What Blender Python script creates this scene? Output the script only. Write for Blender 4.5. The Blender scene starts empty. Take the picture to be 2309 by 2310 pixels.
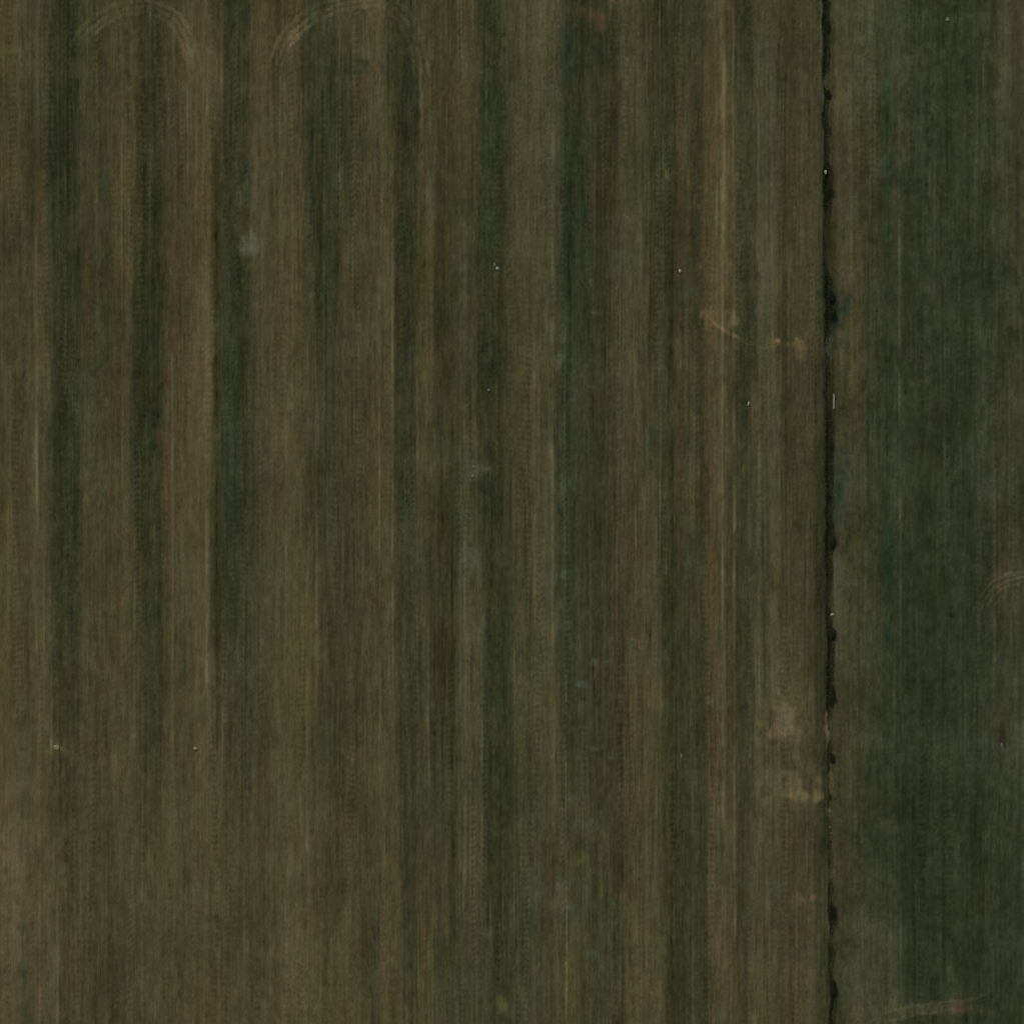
# Striped farmland seen straight down from high above, with a drainage ditch.
import bpy, math
import numpy as np
from mathutils import Vector

scene = bpy.context.scene
R = math.radians

# ---------------------------------------------------------------- camera
# 1 photo pixel (of 2309) stands for 0.075 m on the ground, so the frame is 173.2 m wide.
MPP = 0.075
PW, PH = 2309.0, 2310.0
W = PW * MPP
CAM_H = 700.0
cam_d = bpy.data.cameras.new("camera")
cam = bpy.data.objects.new("camera", cam_d)
scene.collection.objects.link(cam)
cam.location = (0, 0, CAM_H)
cam.rotation_euler = (0, 0, 0)
cam_d.sensor_fit = 'HORIZONTAL'
cam_d.sensor_width = 36.0
cam_d.lens = 36.0 * CAM_H / W
cam_d.clip_start = 1.0
cam_d.clip_end = 12000.0
scene.camera = cam

# ---------------------------------------------------------------- sky, sun, exposure
SUN_EL = 46.0
SUN_FROM = (-0.40, 0.92)                 # the sun stands in the upper left of the picture
SUN_STR = 3.0
SKY_STR = 0.08
world = bpy.data.worlds.new("World")
scene.world = world
world.use_nodes = True
wn = world.node_tree
for n in list(wn.nodes):
    wn.nodes.remove(n)
sky = wn.nodes.new('ShaderNodeTexSky')
sky.sky_type = 'NISHITA'
sky.sun_disc = False
sky.sun_elevation = R(SUN_EL)
az = math.atan2(SUN_FROM[0], SUN_FROM[1])
sky.sun_rotation = az
bg = wn.nodes.new('ShaderNodeBackground')
bg.inputs['Strength'].default_value = SKY_STR
wo = wn.nodes.new('ShaderNodeOutputWorld')
wn.links.new(sky.outputs[0], bg.inputs[0])
wn.links.new(bg.outputs[0], wo.inputs[0])

sd = bpy.data.lights.new("sun", 'SUN')
sun = bpy.data.objects.new("sun", sd)
scene.collection.objects.link(sun)
sd.energy = SUN_STR
sd.angle = R(0.5)
sd.color = (1.0, 0.95, 0.87)
hv = Vector((SUN_FROM[0], SUN_FROM[1], 0)).normalized() * math.cos(R(SUN_EL))
to_sun = Vector((hv.x, hv.y, math.sin(R(SUN_EL))))
sun.rotation_euler = (-to_sun).to_track_quat('-Z', 'Y').to_euler()
sun.location = to_sun * 300

scene.view_settings.view_transform = 'Standard'
scene.view_settings.look = 'None'
scene.view_settings.exposure = 0.0
scene.view_settings.gamma = 1.0
scene.cycles.max_bounces = 4
scene.cycles.filter_width = 1.2

rng = np.random.default_rng(41)
COL = scene.collection

# ---------------------------------------------------------------- helpers
def px2m(x, y):
    return (x - PW / 2) * MPP, (PH / 2 - y) * MPP

def tag(o, label=None, cat=None, group=None, kind=None):
    if label: o['label'] = label
    if cat: o['category'] = cat
    if group: o['group'] = group
    if kind: o['kind'] = kind
    return o

def mesh_np(name, verts, quads, mat, cols=None, smooth=True, parent=None, tris=None):
    me = bpy.data.meshes.new(name)
    verts = np.asarray(verts, np.float32)
    nq = 0 if quads is None else len(quads)
    nt = 0 if tris is None else len(tris)
    me.vertices.add(len(verts))
    me.vertices.foreach_set('co', verts.ravel())
    idx = []
    tot = []
    if nq: idx.append(np.asarray(quads, np.int32).ravel()); tot.append(np.full(nq, 4, np.int32))
    if nt: idx.append(np.asarray(tris, np.int32).ravel()); tot.append(np.full(nt, 3, np.int32))
    idx = np.concatenate(idx); tot = np.concatenate(tot)
    me.loops.add(len(idx))
    me.loops.foreach_set('vertex_index', idx)
    me.polygons.add(len(tot))
    st = np.concatenate([[0], np.cumsum(tot)[:-1]]).astype(np.int32)
    me.polygons.foreach_set('loop_start', st)
    me.polygons.foreach_set('loop_total', tot)
    me.polygons.foreach_set('use_smooth', np.full(len(tot), smooth))
    me.update(calc_edges=True)
    me.validate()
    if cols is not None:
        at = me.color_attributes.new('tint', 'FLOAT_COLOR', 'POINT')
        c4 = np.ones((len(verts), 4), np.float32)
        c4[:, :3] = cols
        at.data.foreach_set('color', c4.ravel())
    me.materials.append(mat)
    o = bpy.data.objects.new(name, me)
    COL.objects.link(o)
    if parent: o.parent = parent
    return o

def srgb(c):
    c = np.asarray(c, float) / 255.0
    return np.where(c <= 0.04045, c / 12.92, ((c + 0.055) / 1.055) ** 2.4)

def fft_noise(shape, sx, sy, seed):
    """unit-variance random field smoothed by sx columns and sy rows"""
    r = np.random.default_rng(seed).standard_normal(shape)
    fy = np.fft.fftfreq(shape[0])[:, None]
    fx = np.fft.fftfreq(shape[1])[None, :]
    k = np.exp(-2 * (math.pi ** 2) * ((fx * sx) ** 2 + (fy * sy) ** 2))
    f = np.fft.ifft2(np.fft.fft2(r) * k).real
    return f / f.std()

def material(name, rough=0.95, detail=0.0, scale=3.0, attr=True, color=(0.1, 0.1, 0.1), color2=None, spec=0.2, rows=0.0):
    m = bpy.data.materials.new(name)
    m.use_nodes = True
    nt = m.node_tree
    b = nt.nodes['Principled BSDF']
    b.inputs['Roughness'].default_value = rough
    b.inputs['Specular IOR Level'].default_value = spec
    if attr:
        a = nt.nodes.new('ShaderNodeAttribute')
        a.attribute_name = 'tint'
        src = a.outputs['Color']
    else:
        geo = nt.nodes.new('ShaderNodeNewGeometry')
        nz = nt.nodes.new('ShaderNodeTexNoise')
        nz.inputs['Scale'].default_value = scale
        nz.inputs['Detail'].default_value = 6
        nt.links.new(geo.outputs['Position'], nz.inputs['Vector'])
        mx = nt.nodes.new('ShaderNodeMix')
        mx.data_type = 'RGBA'
        mx.inputs['A'].default_value = (*color, 1)
        mx.inputs['B'].default_value = (*(color2 or color), 1)
        rr = nt.nodes.new('ShaderNodeMapRange')
        rr.inputs['From Min'].default_value = 0.35
        rr.inputs['From Max'].default_value = 0.65
        nt.links.new(nz.outputs['Fac'], rr.inputs['Value'])
        nt.links.new(rr.outputs[0], mx.inputs['Factor'])
        src = mx.outputs['Result']
    if detail > 0:
        geo = nt.nodes.new('ShaderNodeNewGeometry')
        nz = nt.nodes.new('ShaderNodeTexNoise')
        nz.inputs['Scale'].default_value = scale
        nz.inputs['Detail'].default_value = 5
        nz.inputs['Roughness'].default_value = 0.7
        nt.links.new(geo.outputs['Position'], nz.inputs['Vector'])
        rr = nt.nodes.new('ShaderNodeMapRange')
        rr.inputs['From Min'].default_value = 0.3
        rr.inputs['From Max'].default_value = 0.7
        rr.inputs['To Min'].default_value = 1 - detail
        rr.inputs['To Max'].default_value = 1 + detail
        nt.links.new(nz.outputs['Fac'], rr.inputs['Value'])
        vm = nt.nodes.new('ShaderNodeVectorMath')
        vm.operation = 'SCALE'
        nt.links.new(src, vm.inputs[0])
        nt.links.new(rr.outputs[0], vm.inputs['Scale'])
        src = vm.outputs[0]
    if rows > 0:
        geo = nt.nodes.new('ShaderNodeNewGeometry')
        for sx_, sy_, amp in ((5.5, 0.35, rows), (3.2, 1.6, rows * 0.9), (4.5, 3.5, rows * 0.9)):
            mp = nt.nodes.new('ShaderNodeMapping')
            mp.inputs['Scale'].default_value = (sx_, sy_, 1)
            nt.links.new(geo.outputs['Position'], mp.inputs['Vector'])
            nz_ = nt.nodes.new('ShaderNodeTexNoise')
            nz_.inputs['Scale'].default_value = 1.0
            nz_.inputs['Detail'].default_value = 3
            nz_.inputs['Roughness'].default_value = 0.6
            nt.links.new(mp.outputs[0], nz_.inputs['Vector'])
            r_ = nt.nodes.new('ShaderNodeMapRange')
            r_.inputs['From Min'].default_value = 0.3
            r_.inputs['From Max'].default_value = 0.7
            r_.inputs['To Min'].default_value = 1 - amp
            r_.inputs['To Max'].default_value = 1 + amp
            nt.links.new(nz_.outputs['Fac'], r_.inputs['Value'])
            vm = nt.nodes.new('ShaderNodeVectorMath')
            vm.operation = 'SCALE'
            nt.links.new(src, vm.inputs[0])
            nt.links.new(r_.outputs[0], vm.inputs['Scale'])
            src = vm.outputs[0]
    nt.links.new(src, b.inputs['Base Color'])
    return m

# ---------------------------------------------------------------- what grows where: soil and crop colour survey
# colours of the crop and soil types, as they look in daylight
C = dict(
    k=(32, 37, 23), G=(45, 51, 32), d=(48, 51, 31), g=(57, 61, 40), t=(41, 54, 34),
    o=(62, 61, 39), b=(72, 67, 43), B=(84, 76, 50), l=(76, 75, 51), y=(76, 72, 42),
    r=(76, 67, 43), R=(98, 85, 58), w=(65, 68, 43), p=(52, 56, 36))
# bands across the field at eight places down it: (right edge of the band, type)
LEVELS = [
 (60, "30r 48b 108o 180G 240w 312b 360d 395o 430b 497b 501o 565G 600r 634o 682b 755p 815b 862B 890d 933G 957g 1010o 1030d 1065r 1077g 1137G 1160g 1199o 1268l 1327G 1393p 1465l 1530p 1585p 1650b 1698G 1752l 1842o 1850d 1880G 1920w 2045w 2150p 2250p 2280l 2309b"),
 (350, "54b 85g 108b 182G 230o 257d 312b 377G 419o 476B 500o 568G 634B 688b 813G 850o 882l 927G 950p 993b 1014d 1047b 1077o 1145t 1170o 1232l 1268g 1327t 1345b 1400d 1465w 1480g 1528G 1549b 1593d 1620b 1640B 1656y 1752g 1782d 1818r 1842o 1880G 1925l 1985o 1991g 2009t 2039b 2129G 2146G 2242p 2309o"),
 (650, "78o 114b 180G 221o 245d 296b 371G 419b 442o 476B 499d 568G 628o 691B 766G 850b 885B 945G 981y 1017d 1070g 1142G 1202b 1253l 1327t 1375d 1465l 1525G 1585d 1624R 1645B 1660b 1710G 1755l 1851o 1880k 1955b 1990g 2012G 2030b 2129p 2200G 2260p 2309g"),
 (970, "60o 78b 114b 182G 245w 299b 368G 434r 476B 499d 550t 604w 682B 706o 760p 837o 885b 936G 981b 1017d 1077o 1130G 1154o 1244b 1259o 1303G 1417d 1453b 1507w 1525t 1566b 1600p 1624b 1640l 1656d 1692G 1755l 1836o 1850d 1880k 1907g 1943b 2039G 2129d 2200G 2242g 2255d 2309o"),
 (1300, "40y 78r 114l 180G 239o 293b 299y 366G 419b 476B 498d 556G 622g 664b 700y 837o 885r 939G 963g 1011d 1029t 1083w 1155G 1196w 1250l 1298t 1381p 1441r 1480l 1513p 1590d 1624r 1640l 1655g 1700p 1740g 1755l 1836o 1850d 1880k 1887l 1990w 2005t 2033g 2129G 2236G 2278r 2309l"),
 (1620, "15y 54b 81g 120r 182G 263b 311r 371p 419b 478B 507B 592p 616r 664b 706y 825o 861b 897l 951p 1017d 1026p 1091l 1155t 1214w 1253l 1333p 1411d 1441b 1486B 1525G 1597d 1638r 1656o 1700d 1755l 1800b 1836o 1850d 1880k 1943o 2039p 2129G 2225G 2309g"),
 (1920, "39R 60w 120B 165y 209b 257o 299l 335o 395y 430g 502B 550y 610o 646b 706B 771p 837r 860o 903y 951p 1014o 1026t 1091l 1155G 1220w 1262b 1333o 1411o 1486b 1500o 1597G 1632r 1650b 1686p 1755l 1782d 1836b 1850d 1880G 1896l 2027g 2129G 2309p"),
 (2220, "45r 84g 120r 132l 167G 245b 275g 311b 329o 383w 419b 502B 574w 640b 712B 760y 813y 855p 897r 945p 981y 1040g 1100g 1155d 1232g 1274b 1310y 1411p 1495B 1600G 1668B 1686p 1764B 1836r 1850d 1880G 1910p 1932b 2030l 2111G 2171w 2309G"),
]
N = 1160                                  # cells; covers 68 px beyond the frame on every side
STEP = 2446.0 / N
gx = -68 + (np.arange(N) + 0.5) * STEP
gy = -68 + (np.arange(N) + 0.5) * STEP
X, Y = np.meshgrid(gx, gy)

rows = []
for ly, s in LEVELS:
    out = np.zeros((N, 3))
    prev = -1e9
    for tok in s.split():
        e, k = float(tok[:-1]), tok[-1]
        out[(gx >= prev) & (gx < e)] = C[k]
        prev = e
    out[gx >= prev] = C[k]
    rows.append(out)
rows = np.array(rows)
lys = np.array([l[0] for l in LEVELS], float)
# wandering band edges
warp = fft_noise((N, N), 30, 70, 3) * 1.8 + fft_noise((N, N), 5, 9, 4) * 1.5
Xw = X + warp
Yw = Y + fft_noise((N, N), 10, 60, 5) * 40
fy = np.interp(np.clip(Yw, lys[0], lys[-1]), lys, np.arange(len(lys)))
i0 = np.clip(np.floor(fy).astype(int), 0, len(lys) - 2)
tt = fy - i0
tt = tt * tt * (3 - 2 * tt)
def smooth_rows(a, s):
    k = np.exp(-0.5 * (np.arange(-12, 13) / s) ** 2); k /= k.sum()
    out = np.empty_like(a)
    for i in range(a.shape[0]):
        for c in range(3):
            p = np.pad(a[i, :, c], 12, mode='edge')
            out[i, :, c] = np.convolve(p, k, 'valid')
    return out
rows = smooth_rows(rows, 2.8)
up = np.concatenate([rows[:1], rows[:-1]]); dn = np.concatenate([rows[1:], rows[-1:]])
rows = 0.6 * rows + 0.2 * up + 0.2 * dn                  # the bands run on from one place to the next
xi = np.clip((Xw + 68) / STEP - 0.5, 0, N - 1.001)
x0 = xi.astype(int); fx = (xi - x0)[..., None]
def samp(lv):
    return rows[lv, x0] * (1 - fx) + rows[lv, x0 + 1] * fx
A = samp(i0) * (1 - tt[..., None]) + samp(i0 + 1) * tt[..., None]

A = (A - np.array([61, 60.5, 40.5])) * np.interp(X, [600, 1000, 1500, 2300], [0.84, 0.74, 0.68, 0.80])[..., None] * np.interp(Y, [0, 1300, 2300], [1.0, 0.95, 0.80])[..., None] + np.array([66.0, 63.0, 40.3])
east = (X > 1880)                          # the pasture beyond the ditch is less streaked
streak = np.where(east, 0.8, 1.0)
def nz(sx, sy, seed): return fft_noise((N, N), sx, sy, seed)
lum = (nz(0.5, 45, 11) * 2.6 + nz(0.7, 12, 12) * 2.5 + nz(3, 70, 13) * 1.2) * streak \
    + nz(0.55, 1.2, 14) * 2.3 + nz(1.3, 2.4, 15) * 2.1 + nz(4, 8, 22) * 1.3 + nz(14, 22, 16) * 1.7 + nz(45, 60, 17) * 1.3
# faint cross marks where single plants and clods stand along a row
ph = nz(1.0, 30, 23)
lum += np.clip(nz(2.0, 60, 24), 0, 2) * np.sin(2 * math.pi * (Y + ph * 2.2) / 14.0) * 3.4 * streak
rows_on = np.clip(nz(3.0, 50, 18) - 0.6, 0, 2)
lum -= rows_on * np.clip(nz(1.2, 1.3, 19), 0, 3) * 2.4
# scattered pale clods and dark gaps
lum += np.clip(nz(0.8, 1.4, 20) - 2.2, 0, 2) * 8 - np.clip(nz(0.9, 1.7, 21) - 1.9, 0, 2) * 7
A = A + lum[..., None] * np.array([1.0, 0.98, 0.80])
rg = nz(2.2, 12, 31) * 0.8 + nz(6, 16, 32) * 0.5
bl = nz(2.5, 12, 34) * 0.7 + nz(8, 20, 35) * 0.4
A += np.clip((X - 1880) / 120, 0, 1)[..., None] * np.array([-5.0, -1.5, -0.8])
A += (east * (nz(7, 8, 71) * 1.5 + nz(18, 14, 72) * 1.3 + nz(2.5, 2.5, 73) * 1.5))[..., None]
A[..., 0] += rg; A[..., 1] -= rg * 0.25; A[..., 2] += -bl
A[..., 1] += bl * 0.15

edge = nz(3, 4, 41) * 0.22 + nz(8, 10, 42) * 0.18
mott = np.clip(0.95 + nz(1.3, 2.2, 43) * 0.28 + nz(4, 6, 44) * 0.22, 0.1, 1.8)
def patch(x, y, rx, ry, c, mix, soft=0.5, rag=1.0):
    global A
    d = np.sqrt(((X - x) / rx) ** 2 + ((Y - y) / ry) ** 2) + edge * rag
    f = np.clip((1 + soft - d) / (2 * soft), 0, 1)
    f = (np.clip(f * f * (3 - 2 * f) * mix * mott, 0, 0.95))[..., None]
    cc = np.array(C[c] if isinstance(c, str) else c, float)
    A = A * (1 - f) + (cc + (lum[..., None] * 0.8)) * f

def line(x0_, y0_, x1_, y1_, w, amp, seed):
    """thin wheel line: paler, trodden soil between two points"""
    global A
    ln = np.clip((Y - y0_) / (y1_ - y0_), 0, 1)
    cx = x0_ + (x1_ - x0_) * ln + 0.6 * np.sin(Y / 90.0 + seed)
    inside = (Y >= min(y0_, y1_)) & (Y <= max(y0_, y1_))
    mod = np.clip(0.8 + 0.5 * fft_noise((N, 1), 0, 12, 900 + seed), 0.05, 1.7)
    f = np.exp(-0.5 * ((X - cx) / (w * 0.75)) ** 2) * inside * mod * (1.7 if w < 4.5 else 1.1)
    A = A + f[..., None] * amp * np.array([1.0, 0.92, 0.80])

# large-scale soil differences
patch(30, 1950, 130, 420, 'B', 0.28, 0.8)
patch(2160, 1550, 220, 800, 'G', 0.30, 0.8)
patch(2080, 2000, 260, 260, 'G', 0.2, 0.8)
patch(300, 2150, 420, 160, 'b', 0.25, 0.8)
patch(640, 2260, 420, 90, 'y', 0.22, 0.8)
patch(1290, 1300, 50, 420, 'p', 0.35, 0.6)
patch(600, 1420, 260, 260, 'o', 0.25, 0.8)
# bare reddish soil
patch(1340, 24, 36, 38, (90, 73, 49), 0.6, 0.6, 1.6)
patch(1350, 62, 26, 10, (84, 72, 49), 0.45, 0.6)
patch(1365, 115, 42, 45, 'G', 0.35, 0.7)
patch(1290, 130, 30, 60, 't', 0.3, 0.7)
patch(1770, 1660, 62, 60, (62, 56, 36), 0.5, 0.7)
patch(1785, 1645, 30, 44, (112, 98, 68), 0.85, 0.8, 1.6)
patch(1775, 1610, 20, 26, (98, 90, 62), 0.75, 0.6, 2.2)
patch(1760, 1625, 14, 18, (90, 78, 54), 0.6, 0.5, 1.6)
patch(1795, 1690, 9, 26, (88, 80, 56), 0.6, 0.5, 1.5)
patch(1775, 1790, 50, 36, (92, 86, 57), 0.75, 0.7, 2.2)
patch(1797, 1790, 22, 18, (112, 98, 64), 0.9, 0.5, 1.8)
patch(1765, 1772, 34, 16, (88, 80, 52), 0.65, 0.5, 2.0)
patch(1790, 1820, 14, 14, (84, 74, 48), 0.5, 0.6, 1.6)
patch(1740, 1745, 14, 40, (84, 78, 54), 0.4, 0.6)
patch(1800, 2028, 26, 14, (104, 86, 56), 0.8, 0.5, 1.8)
patch(1790, 2060, 30, 26, (76, 68, 44), 0.5, 0.7, 1.6)
patch(1805, 2110, 30, 60, (68, 60, 39), 0.5, 0.8)
patch(1730, 2000, 60, 60, 'l', 0.45, 0.9)
patch(1630, 722, 30, 14, (104, 93, 62), 0.65, 0.5, 1.8)
patch(1594, 725, 12, 22, (100, 90, 62), 0.65, 0.5, 1.5)
patch(1612, 640, 20, 100, (86, 74, 48), 0.45, 0.6)
patch(1785, 775, 34, 10, (104, 92, 58), 0.8, 0.5, 1.6)
patch(1796, 764, 17, 13, (112, 98, 62), 0.85, 0.5, 1.5)
patch(1745, 772, 26, 12, (94, 84, 44), 0.7, 0.6)
patch(1755, 768, 7, 6, (120, 112, 84), 0.7, 0.5)
patch(1803, 788, 11, 16, (100, 86, 60), 0.6, 0.7)
patch(1620, 310, 24, 120, (86, 74, 44), 0.4, 0.7)
patch(1540, 320, 10, 46, (88, 76, 52), 0.65, 0.6)
patch(1538, 800, 12, 40, (84, 74, 50), 0.55, 0.6)
patch(1542, 780, 26, 60, 'b', 0.35, 0.6)
patch(1610, 1270, 8, 34, (78, 68, 40), 0.4, 0.6)
patch(862, 122, 10, 36, (86, 78, 54), 0.5, 0.7)
patch(830, 122, 13, 14, (92, 84, 62), 0.5, 0.7, 1.5)
patch(790, 150, 60, 18, 'p', 0.5, 0.7)
patch(240, 150, 70, 14, (80, 71, 46), 0.35, 0.8, 1.5)
patch(455, 700, 22, 320, (90, 78, 48), 0.45, 0.6)
patch(410, 650, 60, 300, (80, 68, 46), 0.25, 0.7)
patch(650, 830, 55, 220, 'b', 0.35, 0.7)
patch(640, 1560, 40, 200, 'y', 0.35, 0.7)
patch(690, 1470, 30, 130, (88, 80, 46), 0.45, 0.7)
patch(362, 1880, 44, 170, (77, 79, 48), 0.5, 0.9)
patch(560, 2000, 240, 240, (80, 76, 50), 0.3, 0.9)
patch(25, 1960, 34, 170, (106, 92, 64), 0.6, 0.8)
patch(70, 2000, 60, 260, (88, 80, 54), 0.4, 0.8)
patch(530, 2250, 130, 90, (92, 82, 56), 0.45, 0.8)
patch(670, 2200, 50, 140, (90, 82, 54), 0.4, 0.8)
patch(10, 115, 22, 10, (82, 82, 46), 0.7, 0.5)
patch(40, 110, 12, 6, (90, 86, 60), 0.5, 0.6)
patch(10, 1730, 50, 60, 'B', 0.35, 0.8)
# pale weedy and disturbed spots, one with its shade painted in
patch(1070, 1060, 20, 26, (84, 84, 62), 0.6, 0.9)
patch(1040, 1030, 34, 26, 'l', 0.5, 0.9)
patch(1098, 1055, 18, 10, (80, 80, 58), 0.5, 0.8)
patch(1095, 1098, 26, 22, 'G', 0.5, 0.7)  # shade below right of the pale spot, painted into the ground colour
patch(1070, 1262, 16, 20, (84, 90, 70), 0.6, 0.8)
patch(1054, 1255, 18, 44, 'l', 0.4, 0.8)
patch(1278, 1092, 10, 12, (78, 90, 66), 0.6, 0.6)
patch(1272, 1290, 8, 12, (80, 92, 72), 0.55, 0.6)
patch(1316, 1330, 10, 10, (76, 86, 62), 0.5, 0.6)
patch(1298, 1460, 14, 10, (76, 86, 64), 0.45, 0.6)
patch(1341, 1496, 9, 9, (82, 88, 66), 0.5, 0.6)
patch(1312, 1545, 16, 8, (84, 94, 76), 0.55, 0.6)
patch(1310, 1590, 12, 16, (74, 82, 56), 0.5, 0.6)
patch(1300, 1711, 9, 6, (84, 88, 64), 0.5, 0.6)
patch(1491, 1480, 22, 20, (78, 78, 56), 0.45, 0.8)
patch(1601, 1582, 8, 8, (86, 92, 70), 0.5, 0.6)
patch(1760, 1508, 7, 8, (78, 86, 68), 0.5, 0.6)
patch(1305, 1935, 26, 10, (82, 86, 48), 0.7, 0.6, 1.5)
patch(1302, 1860, 22, 10, (74, 78, 52), 0.55, 0.7)
patch(1125, 2268, 9, 18, (92, 96, 54), 0.7, 0.6, 1.5)
patch(1148, 2278, 18, 12, (80, 84, 52), 0.5, 0.6, 1.5)
patch(1288, 2190, 12, 45, (78, 80, 42), 0.4, 0.7)
patch(1300, 2030, 40, 40, (72, 74, 48), 0.45, 0.9)
patch(1265, 2030, 14, 22, (92, 80, 58), 0.4, 0.7)
patch(1475, 1580, 14, 26, (90, 78, 48), 0.5, 0.7)
patch(957, 625, 5, 40, (76, 74, 38), 0.35, 0.6)
patch(572, 350, 36, 200, (80, 74, 52), 0.4, 0.8)
patch(565, 550, 18, 26, (88, 90, 64), 0.6, 0.8)
patch(575, 555, 10, 22, (90, 86, 62), 0.4, 0.8)
patch(766, 405, 8, 18, (86, 80, 54), 0.5, 0.7)
patch(1262, 500, 6, 40, (84, 78, 58), 0.35, 0.7)
patch(1240, 735, 7, 14, (88, 86, 64), 0.45, 0.7)
patch(1347, 706, 14, 5, (84, 76, 54), 0.5, 0.6)
patch(2040, 780, 40, 500, 'G', 0.25, 0.7)
patch(2000, 1300, 12, 160, 't', 0.4, 0.6)
patch(2270, 90, 45, 60, (78, 74, 54), 0.4, 0.9)
patch(2255, 620, 55, 26, (36, 42, 28), 0.55, 0.9)
patch(2300, 640, 30, 22, (66, 66, 46), 0.4, 0.8)
patch(2258, 1670, 8, 50, (40, 36, 22), 0.5, 0.7)
patch(2262, 1300, 16, 40, (82, 68, 50), 0.5, 0.8)
patch(2290, 1298, 30, 6, (84, 84, 64), 0.6, 0.7)
patch(2240, 1110, 40, 24, (70, 72, 52), 0.4, 0.9)
patch(2090, 2150, 60, 90, 'G', 0.35, 0.7)
patch(2100, 2278, 110, 11, (78, 78, 52), 0.6, 0.8)
patch(2168, 2270, 22, 16, (80, 66, 44), 0.5, 0.8)
patch(1975, 2180, 60, 80, 'l', 0.25, 0.9)
patch(1900, 760, 34, 60, (72, 70, 42), 0.5, 0.8)
patch(1920, 870, 6, 50, (76, 67, 40), 0.45, 0.7)
patch(1886, 700, 24, 60, (34, 48, 34), 0.55, 0.8)
patch(1868, 785, 16, 26, (66, 68, 56), 0.5, 0.7)
patch(1893, 1100, 26, 90, (44, 56, 42), 0.5, 0.8)
# grass and bare banks on the east side of the ditch
patch(1866, 1640, 7, 34, (102, 86, 68), 0.75, 0.5)
patch(1874, 1770, 7, 26, (82, 70, 50), 0.6, 0.6)
patch(1873, 1835, 7, 10, (90, 78, 60), 0.7, 0.6)
patch(1882, 1960, 14, 60, (76, 68, 46), 0.6, 0.7)
patch(1884, 1270, 4, 50, (86, 86, 66), 0.55, 0.6)
patch(1886, 1350, 6, 50, (84, 78, 56), 0.6, 0.7)
patch(1945, 320, 16, 18, (76, 76, 38), 0.45, 0.7)
pr = np.random.default_rng(88)
for k in range(46):
    px_, py_ = pr.uniform(1000, 1560), pr.uniform(600, 2250)
    patch(px_, py_, pr.uniform(3, 9), pr.uniform(4, 11), [(76, 84, 62), (82, 82, 56), (80, 72, 52)][k % 3], pr.uniform(0.25, 0.5), 0.7, 1.5)
for k in range(26):
    px_, py_ = pr.uniform(1240, 1400), pr.uniform(1000, 2200)
    patch(px_, py_, pr.uniform(4, 10), pr.uniform(4, 10), (74, 84, 62), pr.uniform(0.25, 0.5), 0.7, 1.5)
for k in range(30):
    px_, py_ = pr.normal(1615, 55), pr.uniform(200, 1300)
    patch(px_, py_, pr.uniform(2, 6), pr.uniform(6, 20), (96, 82, 50), pr.uniform(0.3, 0.6), 0.7, 1.5)
patch(125, 1688, 22, 14, (92, 92, 54), 0.6, 0.8)
patch(442, 1702, 18, 14, (84, 80, 48), 0.5, 0.8)
# wheel lines along the drilling direction
for k, (x, ya, yb, w, amp) in enumerate([
    (1632, -68, 640, 2.6, 12), (1628, 640, 2378, 2.0, 7), (1653, -68, 1200, 2.2, 15), (1655, 1200, 2378, 2.2, 14),
    (1740, 100, 1600, 4.5, 7), (1710, 100, 1900, 2.6, 5), (82, 500, 1500, 2.6, 9), (88, 1500, 2378, 3.0, 6),
    (113, 800, 1700, 1.8, 8), (129, 2000, 2378, 2.4, 10), (499, -68, 1200, 1.8, 7), (502, 1500, 1900, 2.0, 9),
    (274, 300, 1100, 2.0, 6), (303, 1000, 2000, 2.0, 7), (348, 1000, 1500, 1.4, 7), (883, 200, 1500, 2.6, 8),
    (855, 600, 2378, 2.4, 6), (952, 200, 900, 2.6, 7), (957, 1200, 1700, 2.0, 6), (1046, 500, 1000, 2.4, 7),
    (1048, 1150, 2100, 2.6, 6), (1086, 1400, 2200, 1.8, 9), (1245, 300, 1900, 3.2, 8), (1276, 1500, 2378, 1.4, 9),
    (1432, 800, 1700, 2.6, 7), (1467, 1250, 1600, 1.8, 9), (1567, 800, 1100, 2.2, 6), (1690, 1000, 1400, 1.4, 8),
    (1693, 120, 300, 2.0, 7), (692, 1300, 1700, 2.0, 8), (692, 1830, 1920, 2.2, 12), (465, 1150, 1700, 2.4, 7),
    (320, 1700, 2378, 2.0, 7), (437, 1900, 2378, 2.2, 7), (903, 2150, 2378, 2.0, 10), (1105, 1900, 2378, 2.0, 5),
    (1918, 300, 900, 5.0, 8), (2028, 500, 1500, 3.2, 8), (2240, 300, 2000, 3.0, 5), (1950, 500, 1400, 3.0, 4),
    (2030, 1700, 2200, 3.0, 5), (422, 100, 420, 2.2, 8), (466, -68, 400, 3.0, 6), (630, 150, 500, 2.0, 5),
    (1770, 0, 1600, 2.0, -5), (1839, 200, 1800, 2.4, -6), (487, 300, 1700, 4.0, -8), (1762, -68, 2378, 5.0, -3),
    (1018, 900, 2378, 3.0, -4), (1515, 600, 2378, 4.0, -4), (1282, 100, 1400, 5.0, -3)]):
    line(x, ya, x + (yb - ya) * 0.002, yb, w, amp, k)

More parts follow.
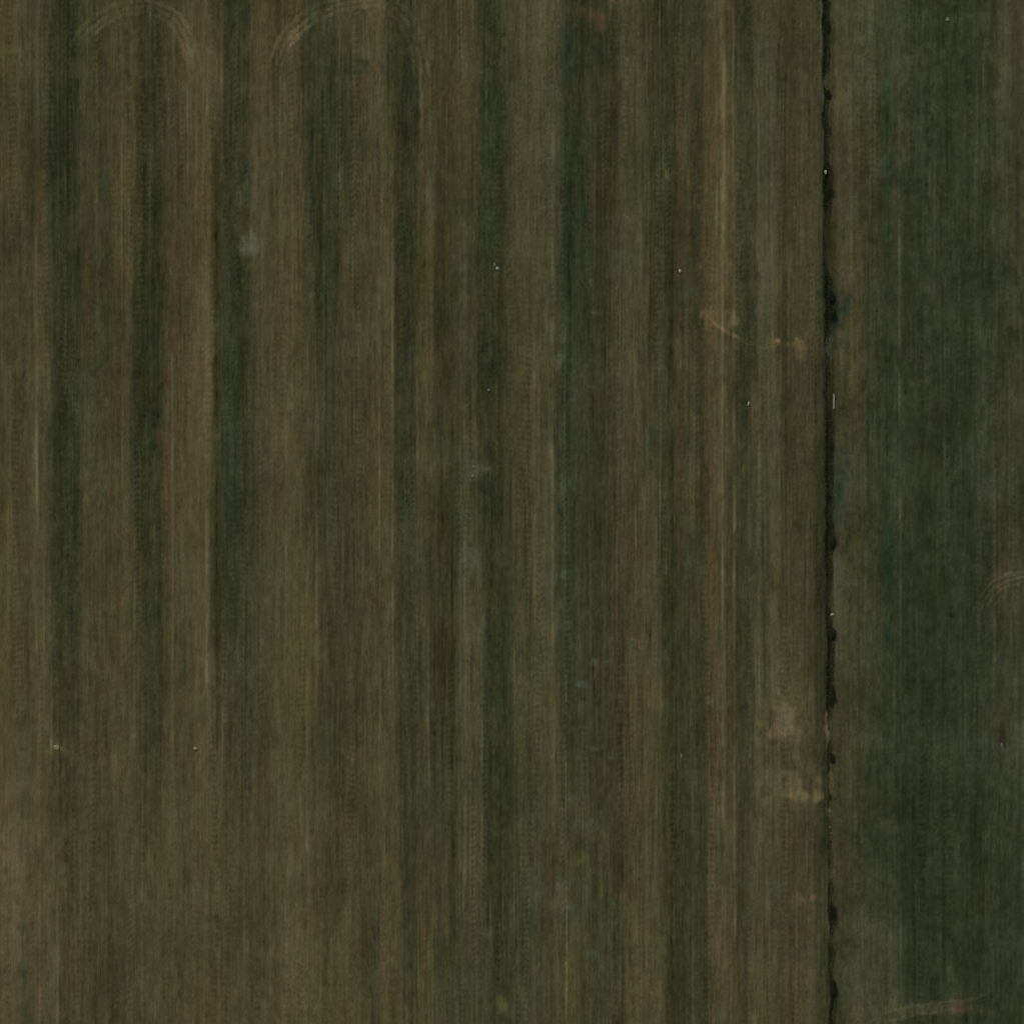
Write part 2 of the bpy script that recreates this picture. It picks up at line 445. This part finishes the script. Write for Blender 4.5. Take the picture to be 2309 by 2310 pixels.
lr = np.random.default_rng(77)
for k in range(70):
    x = lr.uniform(-60, 1845); ya = lr.uniform(-500, 1700); yb = ya + lr.uniform(250, 1500)
    line(x, ya, x + (yb - ya) * 0.002, yb, lr.uniform(1.2, 2.2), lr.choice([4.5, 6.0, 7.5, -4.5, -6.0]), 100 + k)
for k in range(24):
    x = lr.uniform(1890, 2360); ya = lr.uniform(-500, 1700); yb = ya + lr.uniform(300, 1300)
    line(x, ya, x + (yb - ya) * 0.002, yb, lr.uniform(1.5, 3.0), lr.choice([3.5, 5.0, -3.5]), 200 + k)
A = np.clip(A, 20, 130)
# display colours to linear ground colour, painted shade included; gain is neutral
GAIN = np.array([1.0, 1.0, 1.0])
TEX = srgb(A) * GAIN

def colour_at(xm, ym):
    """ground colour at a place in metres; mirrored outwards beyond the surveyed fields"""
    u = (xm / MPP + PW / 2 + 68) / STEP - 0.5
    v = (PH / 2 - ym / MPP + 68) / STEP - 0.5
    def mir(a):
        p = 2 * (N - 1)
        a = np.mod(a, p)
        return np.where(a > N - 1, p - a, a)
    u = np.clip(mir(u), 0, N - 1.001); v = np.clip(mir(v), 0, N - 1.001)
    iu = u.astype(int); iv = v.astype(int)
    fu = (u - iu)[..., None]; fv = (v - iv)[..., None]
    return (TEX[iv, iu] * (1 - fu) + TEX[iv, iu + 1] * fu) * (1 - fv) + \
           (TEX[iv + 1, iu] * (1 - fu) + TEX[iv + 1, iu + 1] * fu) * fv

# ---------------------------------------------------------------- ground relief
RN = 512
REL = fft_noise((RN, RN), 1.2, 3.0, 51) * 0.014 + fft_noise((RN, RN), 0.9, 8, 52) * 0.016 + fft_noise((RN, RN), 12, 14, 53) * 0.06
RSTEP = 0.36
def relief(xm, ym):
    u = np.mod(xm / RSTEP, RN); v = np.mod(ym / RSTEP, RN)
    iu = u.astype(int) % RN; iv = v.astype(int) % RN
    fu = u - np.floor(u); fv = v - np.floor(v)
    ju = (iu + 1) % RN; jv = (iv + 1) % RN
    return (REL[iv, iu] * (1 - fu) + REL[iv, ju] * fu) * (1 - fv) + (REL[jv, iu] * (1 - fu) + REL[jv, ju] * fu) * fv

# ditch edges (photo pixels), a slightly slanting line with a ragged brim
wob1 = fft_noise((4000, 1), 0, 6, 61)[:, 0]; wob2 = fft_noise((4000, 1), 0, 9, 62)[:, 0]
wob3 = fft_noise((4000, 1), 0, 3, 63)[:, 0]
def wobble(w, ym): return np.interp(np.mod(ym, 1000.0), np.arange(4000) * 0.25, w)
WID_Y = [-100, 0, 160, 190, 240, 300, 420, 470, 520, 600, 650, 700, 745, 780, 870, 930, 1000, 1100, 1180, 1260, 1350, 1400, 1500, 1590, 1640, 1700, 1780, 1850, 1900, 1980, 2060, 2140, 2200, 2280, 2420]
WID_V = [21, 21, 19, 17, 20, 17, 22, 21, 14, 15, 20, 28, 22, 14, 13, 15, 21, 18, 22, 18, 13, 18, 21, 23, 9, 15, 10, 9, 11, 13, 21, 16, 13, 20, 20]
def ditch_edges(ym):
    yp = PH / 2 - ym / MPP
    left = 1855.0 + yp * 0.006 + 1.6 * wobble(wob1, ym) + 0.9 * wobble(wob3, ym + 77)
    wid = np.interp(yp, WID_Y, WID_V) + 1.8 * wobble(wob3, ym) + 1.0 * wobble(wob2, ym)
    right = left + 1.5 + np.clip(wid * 1.15 - 10.0, 3.5, 23)
    return (left - PW / 2) * MPP, (right - PW / 2) * MPP

def graded(a, b, step, far, grow=1.05):
    c = list(np.arange(a, b + step * 0.5, step))
    lo, hi, s = [], [], step
    x = a
    while x > -far:
        s *= grow; x -= s; lo.append(x)
    s = step; x = b
    while x < far:
        s *= grow; x += s; hi.append(x)
    return np.array(lo[::-1] + c + hi)

YS = graded(-90, 90, 0.32, 3200)
XS = graded(-90, 90, 0.17, 3200)
eL, eR = ditch_edges(YS)

def grid_mesh(name, xcols_fn, ncol, mat, zfn):
    xs = xcols_fn                                        # (rows, ncol)
    ys = np.repeat(YS[:, None], ncol, 1)
    z = zfn(xs, ys)
    v = np.stack([xs, ys, z], -1).reshape(-1, 3)
    r, c = len(YS), ncol
    i = (np.arange(r - 1)[:, None] * c + np.arange(c - 1)[None, :]).ravel()
    q = np.stack([i, i + 1, i + c + 1, i + c], -1)
    cols = colour_at(xs, ys).reshape(-1, 3)
    return v, q, cols

m_field = material('tilled_soil_and_crop', rough=1.0, detail=0.08, scale=9.0, spec=0.05, rows=0.13)
m_pasture = material('pasture_ground', rough=1.0, detail=0.12, scale=2.2, spec=0.05, rows=0.12)

def near_fade(xs, ys):
    return np.clip((400 - np.maximum(abs(xs), abs(ys))) / 300, 0, 1)

# west field, up to the ditch brim
xl = XS[XS < 52.0]
cw = np.concatenate([xl, np.zeros(14)])
xw = np.repeat(cw[None, :], len(YS), 0)
for j in range(14):
    t = (j + 1) / 14
    xw[:, len(xl) + j] = xl[-1] + (eL - xl[-1]) * t
def zf_w(xs, ys):
    d = np.clip((ditch_edges(ys[:, 0])[0][:, None] - xs) / 1.2, 0, 1)
    return relief(xs, ys) * d * near_fade(xs, ys)
v, q, cc = grid_mesh('field', xw, xw.shape[1], m_field, zf_w)
o = mesh_np('field', v, q, m_field, cc)
tag(o, 'brown and green striped crop field drilled in long straight bands', kind='structure')
# east field
xr = XS[XS > 56.8]
xe = np.repeat(np.concatenate([np.zeros(10), xr])[None, :], len(YS), 0)
for j in range(10):
    xe[:, j] = eR + (xr[0] - eR) * j / 10
def zf_e(xs, ys):
    d = np.clip((xs - ditch_edges(ys[:, 0])[1][:, None]) / 1.2, 0, 1)
    return relief(xs, ys) * d * near_fade(xs, ys)
v, q, cc = grid_mesh('pasture', xe, xe.shape[1], m_pasture, zf_e)
o = mesh_np('pasture', v, q, m_pasture, cc)
tag(o, 'dark green pasture lying east of the ditch', kind='structure')
# the ditch itself: a steep sided cut with a wet bottom
NC = 17
u = np.linspace(0, 1, NC)
prof = -0.55 * np.clip(np.minimum(u / 0.42, (1 - u) / 0.5), 0, 1) ** 1.2
xd = eL[:, None] + (eR - eL)[:, None] * u[None, :]
rough_d = rng.normal(0, 0.02, (len(YS), NC)); rough_d[:, [0, -1]] = 0
deep = np.clip(((eR - eL) / 1.2) ** 1.8, 0.12, 1.4)
zd = prof[None, :] * deep[:, None] + rough_d
yd = np.repeat(YS[:, None], NC, 1)
v = np.stack([xd, yd, zd], -1).reshape(-1, 3)
i = (np.arange(len(YS) - 1)[:, None] * NC + np.arange(NC - 1)[None, :]).ravel()
q = np.stack([i, i + 1, i + NC + 1, i + NC], -1)
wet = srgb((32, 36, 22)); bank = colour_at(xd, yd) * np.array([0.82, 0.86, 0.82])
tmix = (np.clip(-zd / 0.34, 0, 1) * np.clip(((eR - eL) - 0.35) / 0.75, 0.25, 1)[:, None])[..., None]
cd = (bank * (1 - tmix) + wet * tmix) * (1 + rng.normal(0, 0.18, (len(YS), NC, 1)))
m_ditch = material('wet_ditch_mud', rough=0.9, detail=0.25, scale=4.0, spec=0.1)
o = mesh_np('ditch', v, q, m_ditch, np.clip(cd, 0.002, 1).reshape(-1, 3))
tag(o, 'narrow dark drainage ditch running straight between the two fields', kind='structure')

# ---------------------------------------------------------------- crop plants and grass (nobody could count them)
def tufts(name, xm, ym, z0, h, wdt, cols, mat, nleaf=3, lean=0.6):
    n = len(xm)
    vs = []; cs = []
    base = np.stack([xm, ym, z0], -1)
    for l in range(nleaf):
        a = rng.uniform(0, 2 * math.pi, n)
        ln = rng.uniform(0.3, 1.0, n) * lean
        dx, dy = np.cos(a), np.sin(a)
        w = wdt * rng.uniform(0.6, 1.2, n)
        hh = h * rng.uniform(0.6, 1.2, n)
        side = np.stack([-dy, dx, np.zeros(n)], -1) * (w / 2)[:, None]
        out = np.stack([dx * ln * hh, dy * ln * hh, hh * 0.75], -1)
        tip = np.stack([dx * ln * hh * 2.1, dy * ln * hh * 2.1, hh * rng.uniform(0.55, 1.0, n)], -1)
        vs.append(np.stack([base + side * 0.5, base - side * 0.5, base + out - side, base + out + side, base + tip], 1))
        sh = (1 + rng.normal(0, 0.13, n))[:, None, None]
        cs.append(np.clip(cols[:, None, :] * sh, 0.002, 1).repeat(5, 1))
    v = np.stack(vs, 1).reshape(-1, 3); c = np.stack(cs, 1).reshape(-1, 3)
    k = np.arange(n * nleaf) * 5
    q = np.stack([k, k + 1, k + 2, k + 3], -1)
    t = np.stack([k + 3, k + 2, k + 4], -1)
    return mesh_np(name, v, q, mat, c, smooth=False, tris=t)

m_leaf = material('crop_leaf', rough=0.85, spec=0.05)
m_grass = material('pasture_grass', rough=0.85, spec=0.05)
# drilled crop: rows 0.35 m apart, some rows thin, some thick
ROW = 0.35
nrow = int(152 / ROW)
rx = -92 + np.arange(nrow) * ROW
wt = np.clip(1 + 0.45 * rng.standard_normal(nrow), 0.15, 2.2); wt /= wt.sum()
NT = 250000
ri = rng.choice(nrow, NT, p=wt)
tx = rx[ri] + rng.normal(0, 0.045, NT)
ty = rng.uniform(-92, 92, NT)
keep = tx < ditch_edges(ty)[0] - 0.15
tx, ty = tx[keep], ty[keep]
cc = colour_at(tx, ty)
green = np.clip((cc[:, 1] / cc[:, 0] - 0.85) * 4, 0.25, 1.0)       # bare strips carry thinner plants
keep = rng.uniform(0, 1, len(tx)) < green
tx, ty, cc, green = tx[keep], ty[keep], cc[keep], green[keep]
o = tufts('crop', tx, ty, relief(tx, ty) - 0.01, 0.05 + 0.06 * green, 0.05 + 0.04 * green, cc, m_leaf)
tag(o, 'low crop plants growing in drilled rows over the striped field', 'crop', kind='stuff')
NG = 70000
tx = rng.uniform(52, 92, NG); ty = rng.uniform(-92, 92, NG)
keep = tx > ditch_edges(ty)[1] + 0.1
tx, ty = tx[keep], ty[keep]
cc = colour_at(tx, ty)
o = tufts('grass', tx, ty, relief(tx, ty) - 0.01, rng.uniform(0.05, 0.13, len(tx)), np.full(len(tx), 0.07), cc, m_grass)
tag(o, 'short grass covering the dark pasture beyond the ditch', 'grass', kind='stuff')
# rank weeds inside the ditch
ND = 12000
ty = rng.uniform(-92, 92, ND)
a, b = ditch_edges(ty)
f = rng.uniform(-0.12, 1.12, ND)
tx = a + (b - a) * f
keep = rng.uniform(0, 1, ND) < np.clip((b - a - 0.3) / 0.8, 0.1, 1)
ND = int(keep.sum()); a, b, f, tx, ty = a[keep], b[keep], f[keep], tx[keep], ty[keep]
zz = -0.55 * np.clip(np.minimum(f / 0.42, (1 - f) / 0.5), 0, 1) ** 1.2 * np.clip((np.abs(b - a) / 1.2) ** 1.8, 0.12, 1.4)
cc = srgb((50, 54, 34))[None, :] * (1 + 0.35 * rng.standard_normal((ND, 1)))
o = tufts('weeds', tx, ty, zz - 0.02, rng.uniform(0.15, 0.4, ND), np.full(ND, 0.09), np.clip(cc, 0.003, 1), m_grass, lean=0.4)
tag(o, 'dark rank weeds growing along the bottom of the ditch', 'weeds', kind='stuff')

# ---------------------------------------------------------------- curving tyre tracks where a tractor turned
def track(name, pts, gauge, w, gain, label, group=None):
    """two parallel ruts following a curve given in photo pixels"""
    P = np.array([px2m(*p) for p in pts])
    # Catmull-Rom through the points
    Q = []
    E = np.vstack([2 * P[0] - P[1], P, 2 * P[-1] - P[-2]])
    for i in range(len(P) - 1):
        p0, p1, p2, p3 = E[i], E[i + 1], E[i + 2], E[i + 3]
        n = max(4, int(np.linalg.norm(p2 - p1) / 0.25))
        t = np.linspace(0, 1, n, endpoint=False)[:, None]
        Q.append(0.5 * ((2 * p1) + (-p0 + p2) * t + (2 * p0 - 5 * p1 + 4 * p2 - p3) * t ** 2 + (-p0 + 3 * p1 - 3 * p2 + p3) * t ** 3))
    Q = np.vstack(Q + [P[-1:]])
    T = np.gradient(Q, axis=0); T /= np.linalg.norm(T, axis=1)[:, None]
    Nn = np.stack([-T[:, 1], T[:, 0]], -1)
    V, F, K = [], [], []
    for s in ((-1, -0.15, 1) if gauge > 1.85 else (-1, 1)):
        jit = fft_noise((len(Q), 1), 0, 3, int(70 + s))[:, 0] * 0.07
        vis = np.clip(0.8 + 0.4 * fft_noise((len(Q), 1), 0, 5, int(170 + s + len(Q)))[:, 0], 0.5, 1.25)
        off = len(V)
        for j, (q_, n_, jj) in enumerate(zip(Q, Nn, jit)):
            wj = w * (1 + 0.35 * jit[(j * 7) % len(Q)] / 0.05 * 0.5)
            fade = min(1, j / 8, (len(Q) - 1 - j) / 8)
            for e, zz in ((-1, 0.0), (-0.45, 0.022), (0.45, 0.022), (1, 0.0)):
                c = q_ + n_ * (s * gauge / 2 + jj + e * wj / 2 * (0.3 + 0.7 * fade))
                V.append((c[0], c[1], float(relief(c[0:1], c[1:2])[0]) + zz + 0.006))
                K.append(colour_at(c[0:1], c[1:2])[0] * (1 + (gain - 1) * fade * vis[j] * (1.0 if abs(e) < 1 else 0.2) * np.array([1.0, 0.86, 1.0])))
            if j:
                a_ = off + (j - 1) * 4
                for m_ in range(3):
                    F.append((a_ + m_, a_ + m_ + 1, a_ + m_ + 5, a_ + m_ + 4))
    V = np.array(V)
    o = mesh_np(name, V, np.array(F), m_field, np.array(K))
    return tag(o, label, kind='structure')
track('tyre_track', [(168, 118), (185, 85), (215, 55), (255, 28), (300, 14), (345, 16), (385, 36), (412, 70), (432, 115), (440, 170)], 2.1, 0.95, 1.42,
      'left of the two curved tyre tracks at the top of the striped field')
track('tyre_track', [(622, 150), (640, 100), (670, 62), (715, 28), (765, 8), (820, -2), (870, 4), (905, 30), (930, 70), (946, 120), (952, 180)], 2.3, 1.0, 1.5,
      'wider curved tyre track at the top of the striped field, right of the other')
track('tyre_track', [(2205, 1390), (2222, 1352), (2250, 1322), (2285, 1305), (2335, 1300)], 1.9, 0.6, 1.35,
      'faint curved tyre track at the right edge of the dark pasture')
track('tyre_track', [(2215, 1960), (2236, 1900), (2258, 1840), (2262, 1780)], 1.8, 0.5, 1.2,
      'very faint bent tyre track low in the dark pasture')
track('tyre_track', [(1585, 700), (1622, 738), (1670, 765), (1720, 783), (1765, 778)], 0.32, 0.4, 1.4,
      'pale diagonal trail crossing the straight bands between two bare soil patches')
track('tyre_track', [(1990, 2300), (2050, 2284), (2130, 2272), (2200, 2262), (2250, 2240)], 1.6, 0.8, 1.3,
      'pale curving tyre track at the bottom of the pasture')

# ---------------------------------------------------------------- stones and other single things
def rock_mesh(name, sx, sy, sz, seed, mat, sub=3):
    import bmesh
    bm = bmesh.new()
    bmesh.ops.create_icosphere(bm, subdivisions=sub, radius=1.0)
    r = np.random.default_rng(seed)
    dirs = r.standard_normal((14, 3)); dirs /= np.linalg.norm(dirs, axis=1)[:, None]
    offs = r.uniform(0.62, 0.95, 14)
    for vtx in bm.verts:
        p = np.array(vtx.co); n = p / np.linalg.norm(p)
        rad = 1.0
        for dd, of in zip(dirs, offs):
            c = float(n @ dd)
            if c > 0.2: rad = min(rad, of / c)
        rad *= 1 + 0.03 * math.sin(7 * n[0] + 5 * n[1] + seed) 
        vtx.co = (n[0] * rad * sx, n[1] * rad * sy, n[2] * rad * sz)
    me = bpy.data.meshes.new(name)
    bm.to_mesh(me); bm.free()
    me.materials.append(mat)
    return me

m_stone = material('pale_limestone', rough=0.85, attr=False, scale=5.0, color=(0.13, 0.14, 0.10), color2=(0.24, 0.25, 0.19))
m_stone_dim = material('lichened_stone', rough=0.9, attr=False, scale=4.0, color=(0.06, 0.066, 0.042), color2=(0.115, 0.12, 0.08))
m_stone_y = material('yellowish_stone', rough=0.9, attr=False, scale=4.0, color=(0.11, 0.105, 0.045), color2=(0.20, 0.185, 0.09))
def stone(px, py, lx, ly, h, rot, mat, seed, label, group='stones lying in the fields'):
    x, y = px2m(px, py); h *= 0.6
    o = bpy.data.objects.new('field_stone', rock_mesh('field_stone', lx / 2, ly / 2, h * 0.7, seed, mat))
    COL.objects.link(o)
    o.location = (x, y, float(relief(np.array([x]), np.array([y]))[0]) + h * 0.3)
    o.rotation_euler = (0, 0, R(rot))
    return tag(o, label, 'stone', group)
stone(1116, 598, 0.55, 0.95, 0.5, 18, m_stone_dim, 1, 'tallest pale stone of the striped field, upper half, standing in a dark green band')
stone(1121, 605, 0.55, 0.75, 0.4, 60, m_stone, 2, 'small bright stone touching the tall pale stone in the dark green band')
stone(1533, 611, 0.62, 0.66, 0.45, 10, m_stone, 3, 'square pale stone alone left of the reddish upper wheel line')
stone(1688, 911, 0.50, 0.80, 0.5, 5, m_stone, 4, 'bright small stone in the dark band right of the two pale wheel lines')
stone(440, 1689, 0.95, 0.75, 0.5, -10, m_stone_y, 5, 'yellowish stone in the broad brown band low on the left')
stone(127, 1686, 1.1, 1.1, 0.45, 30, m_stone_y, 6, 'large mossy stone at the dark green band near the left edge')
stone(1102, 881, 0.65, 0.6, 0.4, 40, m_stone_dim, 7, 'dull grey stone in a dark green band below the tall pale stone')
stone(2137, 44, 0.85, 0.85, 0.45, 0, m_stone_dim, 8, 'grey stone in the upper right corner of the dark pasture')
stone(2259, 1681, 0.45, 1.0, 0.4, 0, m_stone_dim, 9, 'slim pale stone beside a dark streak at the right edge of the pasture')
stone(1066, 1075, 0.6, 0.55, 0.3, 25, m_stone_dim, 10, 'flat stone in the pale weedy patch at the middle of the striped field')
stone(1069, 1053, 0.5, 0.75, 0.3, 25, m_stone_dim, 11, 'upper flat stone in the pale weedy patch at the middle of the field')
stone(1537, 1706, 0.4, 0.8, 0.3, 0, m_stone_dim, 12, 'slim stone in the dark band right of the reddish brown strip, lower half')
stone(1862, 388, 0.55, 0.85, 0.5, 0, m_stone, 13, 'bright stone on the west brim of the ditch near its upper end', 'stones beside the ditch')
stone(1876, 1387, 0.75, 0.6, 0.55, 15, m_stone, 14, 'bright stone on the east brim of the ditch, level with the middle', 'stones beside the ditch')
stone(1871, 1831, 0.5, 0.9, 0.45, 8, m_stone_dim, 15, 'pinkish stone at the narrow lower part of the ditch', 'stones beside the ditch')
stone(1873, 1866, 0.7, 0.3, 0.35, 5, m_stone_dim, 16, 'upper of the two short flat stones across the narrow lower ditch', 'stones beside the ditch')
stone(1874, 1880, 0.65, 0.28, 0.35, -6, m_stone_dim, 17, 'lower of the two short flat stones across the narrow lower ditch', 'stones beside the ditch')

# pale weathered plank lying along the ditch
import bmesh
m_plank = material('weathered_plank', rough=0.9, attr=False, scale=6.0, color=(0.11, 0.11, 0.09), color2=(0.20, 0.20, 0.17))
bm = bmesh.new()
bmesh.ops.create_cube(bm, size=1.0)
bmesh.ops.subdivide_edges(bm, edges=[e for e in bm.edges if abs((e.verts[0].co - e.verts[1].co).y) > 0.5], cuts=9)
for vtx in bm.verts:
    t_ = vtx.co.y
    vtx.co = (vtx.co.x * 0.26 + 0.03 * math.sin(t_ * 4), t_ * 2.5, vtx.co.z * 0.06 + 0.02 * math.cos(t_ * 3))
bmesh.ops.bevel(bm, geom=bm.edges[:], offset=0.008, segments=1)
me = bpy.data.meshes.new('plank'); bm.to_mesh(me); bm.free(); me.materials.append(m_plank)
o = bpy.data.objects.new('plank', me); COL.objects.link(o)
x, y = px2m(1880, 905)
o.location = (x, y, 0.09); o.rotation_euler = (0, 0, R(1))
tag(o, 'thin pale grey plank lying lengthwise on the east brim of the ditch', 'plank')

# ---------------------------------------------------------------- bushes along the ditch
m_bush = material('bush_leaf', rough=0.9, spec=0.03)
m_bark = material('bush_bark', rough=0.9, attr=False, scale=12.0, color=(0.03, 0.022, 0.015), color2=(0.06, 0.048, 0.034))
def bush(px, py, rx_, ry_, h, tint, label, seed):
    r = np.random.default_rng(seed)
    x, y = px2m(px, py)
    root = bpy.data.objects.new('bush', None)
    COL.objects.link(root); root.location = (x, y, -0.55)
    tag(root, label, 'bush', 'dark bushes growing along the ditch')
    H = h + 0.55
    # stems
    V, F, ends = [], [], []
    for s in range(7):
        a = 2 * math.pi * s / 7 + r.uniform(-.3, .3)
        top = np.array([math.cos(a) * rx_ * 0.55, math.sin(a) * ry_ * 0.55, H * r.uniform(.6, .85)])
        base = np.array([math.cos(a) * 0.06, math.sin(a) * 0.06, 0.0])
        mid = (base + top) / 2 + r.normal(0, 0.05, 3)
        ends.append(top)
        for p0, p1, r0, r1 in ((base, mid, .035, .025), (mid, top, .025, .01)):
            o_ = len(V)
            for p, rr in ((p0, r0), (p1, r1)):
                for k in range(5):
                    b_ = 2 * math.pi * k / 5
                    V.append(p + np.array([math.cos(b_) * rr, math.sin(b_) * rr, 0]))
            for k in range(5):
                F.append((o_ + k, o_ + (k + 1) % 5, o_ + 5 + (k + 1) % 5, o_ + 5 + k))
    mesh_np('stems', np.array(V), np.array(F), m_bark, None, parent=root)
    # leaves in clumps
    nc = 15
    cl = r.normal(0, 1, (nc, 3)); cl /= np.linalg.norm(cl, axis=1)[:, None]
    cl *= r.uniform(0.25, 0.85, (nc, 1))
    cl = cl * np.array([rx_, ry_, H * 0.38]) + np.array([0, 0, H * 0.62])
    nl = 1500
    k = r.integers(0, nc, nl)
    P = cl[k] + r.normal(0, 1, (nl, 3)) * np.array([rx_, ry_, H * 0.4]) * 0.2
    P[:, 2] = np.clip(P[:, 2], 0.15, None)
    a = r.uniform(0, 2 * math.pi, nl); el = r.normal(0.2, 0.5, nl)
    d = np.stack([np.cos(a) * np.cos(el), np.sin(a) * np.cos(el), np.sin(el)], -1)
    sd_ = np.stack([-np.sin(a), np.cos(a), np.zeros(nl)], -1)
    L = r.uniform(.07, .14, nl)[:, None]
    V = np.stack([P, P + d * L * .5 + sd_ * L * .3, P + d * L, P + d * L * .5 - sd_ * L * .3], 1).reshape(-1, 3)
    q = np.arange(nl * 4).reshape(-1, 4)
    clump = r.uniform(.75, 1.25, nc)[k]
    c = np.clip(srgb(tint)[None, :] * (clump * r.uniform(.8, 1.2, nl))[:, None], .002, 1).repeat(4, 0)
    mesh_np('foliage', V, q, m_bush, c, smooth=False, parent=root)
T1, T2, T3 = (34, 41, 25), (31, 37, 23), (37, 43, 27)
bush(1866, 60, .75, 1.2, .7, T1, 'low dark bush in the ditch at the very top of the picture', 201)
bush(1867, 215, .65, .9, .6, T2, 'small dark bush in the ditch, second from the top', 202)
bush(1869, 432, .9, 1.4, .9, T1, 'dark bush in the ditch just below the bright stone on its brim', 203)
bush(1874, 668, .8, 1.0, .9, T2, 'upper of the two touching big bushes where the ditch is widest', 204)
bush(1877, 706, .95, 1.5, 1.2, T2, 'biggest dark bush, standing where the ditch is widest', 205)
bush(1872, 1010, .7, 1.7, .8, T3, 'long low bush in the ditch just below the grey plank', 206)
bush(1877, 1225, .75, 1.4, .9, T1, 'dark bush in the ditch above the bright stone on the east brim', 207)
bush(1878, 1432, .8, .9, .8, T2, 'rounded bush in the ditch just below the bright stone on the east brim', 208)
bush(1876, 1568, .85, 1.8, 1.0, T1, 'dark bush in the ditch right above the bare pinkish bank', 209)
bush(1876, 1710, .6, .9, .6, T3, 'small bush in the ditch just below the bare pinkish bank', 210)
bush(1879, 2052, .8, 1.7, .9, T2, 'long dark bush in the lower ditch, second from the bottom', 211)
bush(1878, 2230, .8, 1.5, .8, T1, 'lowest dark bush of the ditch, near the bottom of the picture', 212)
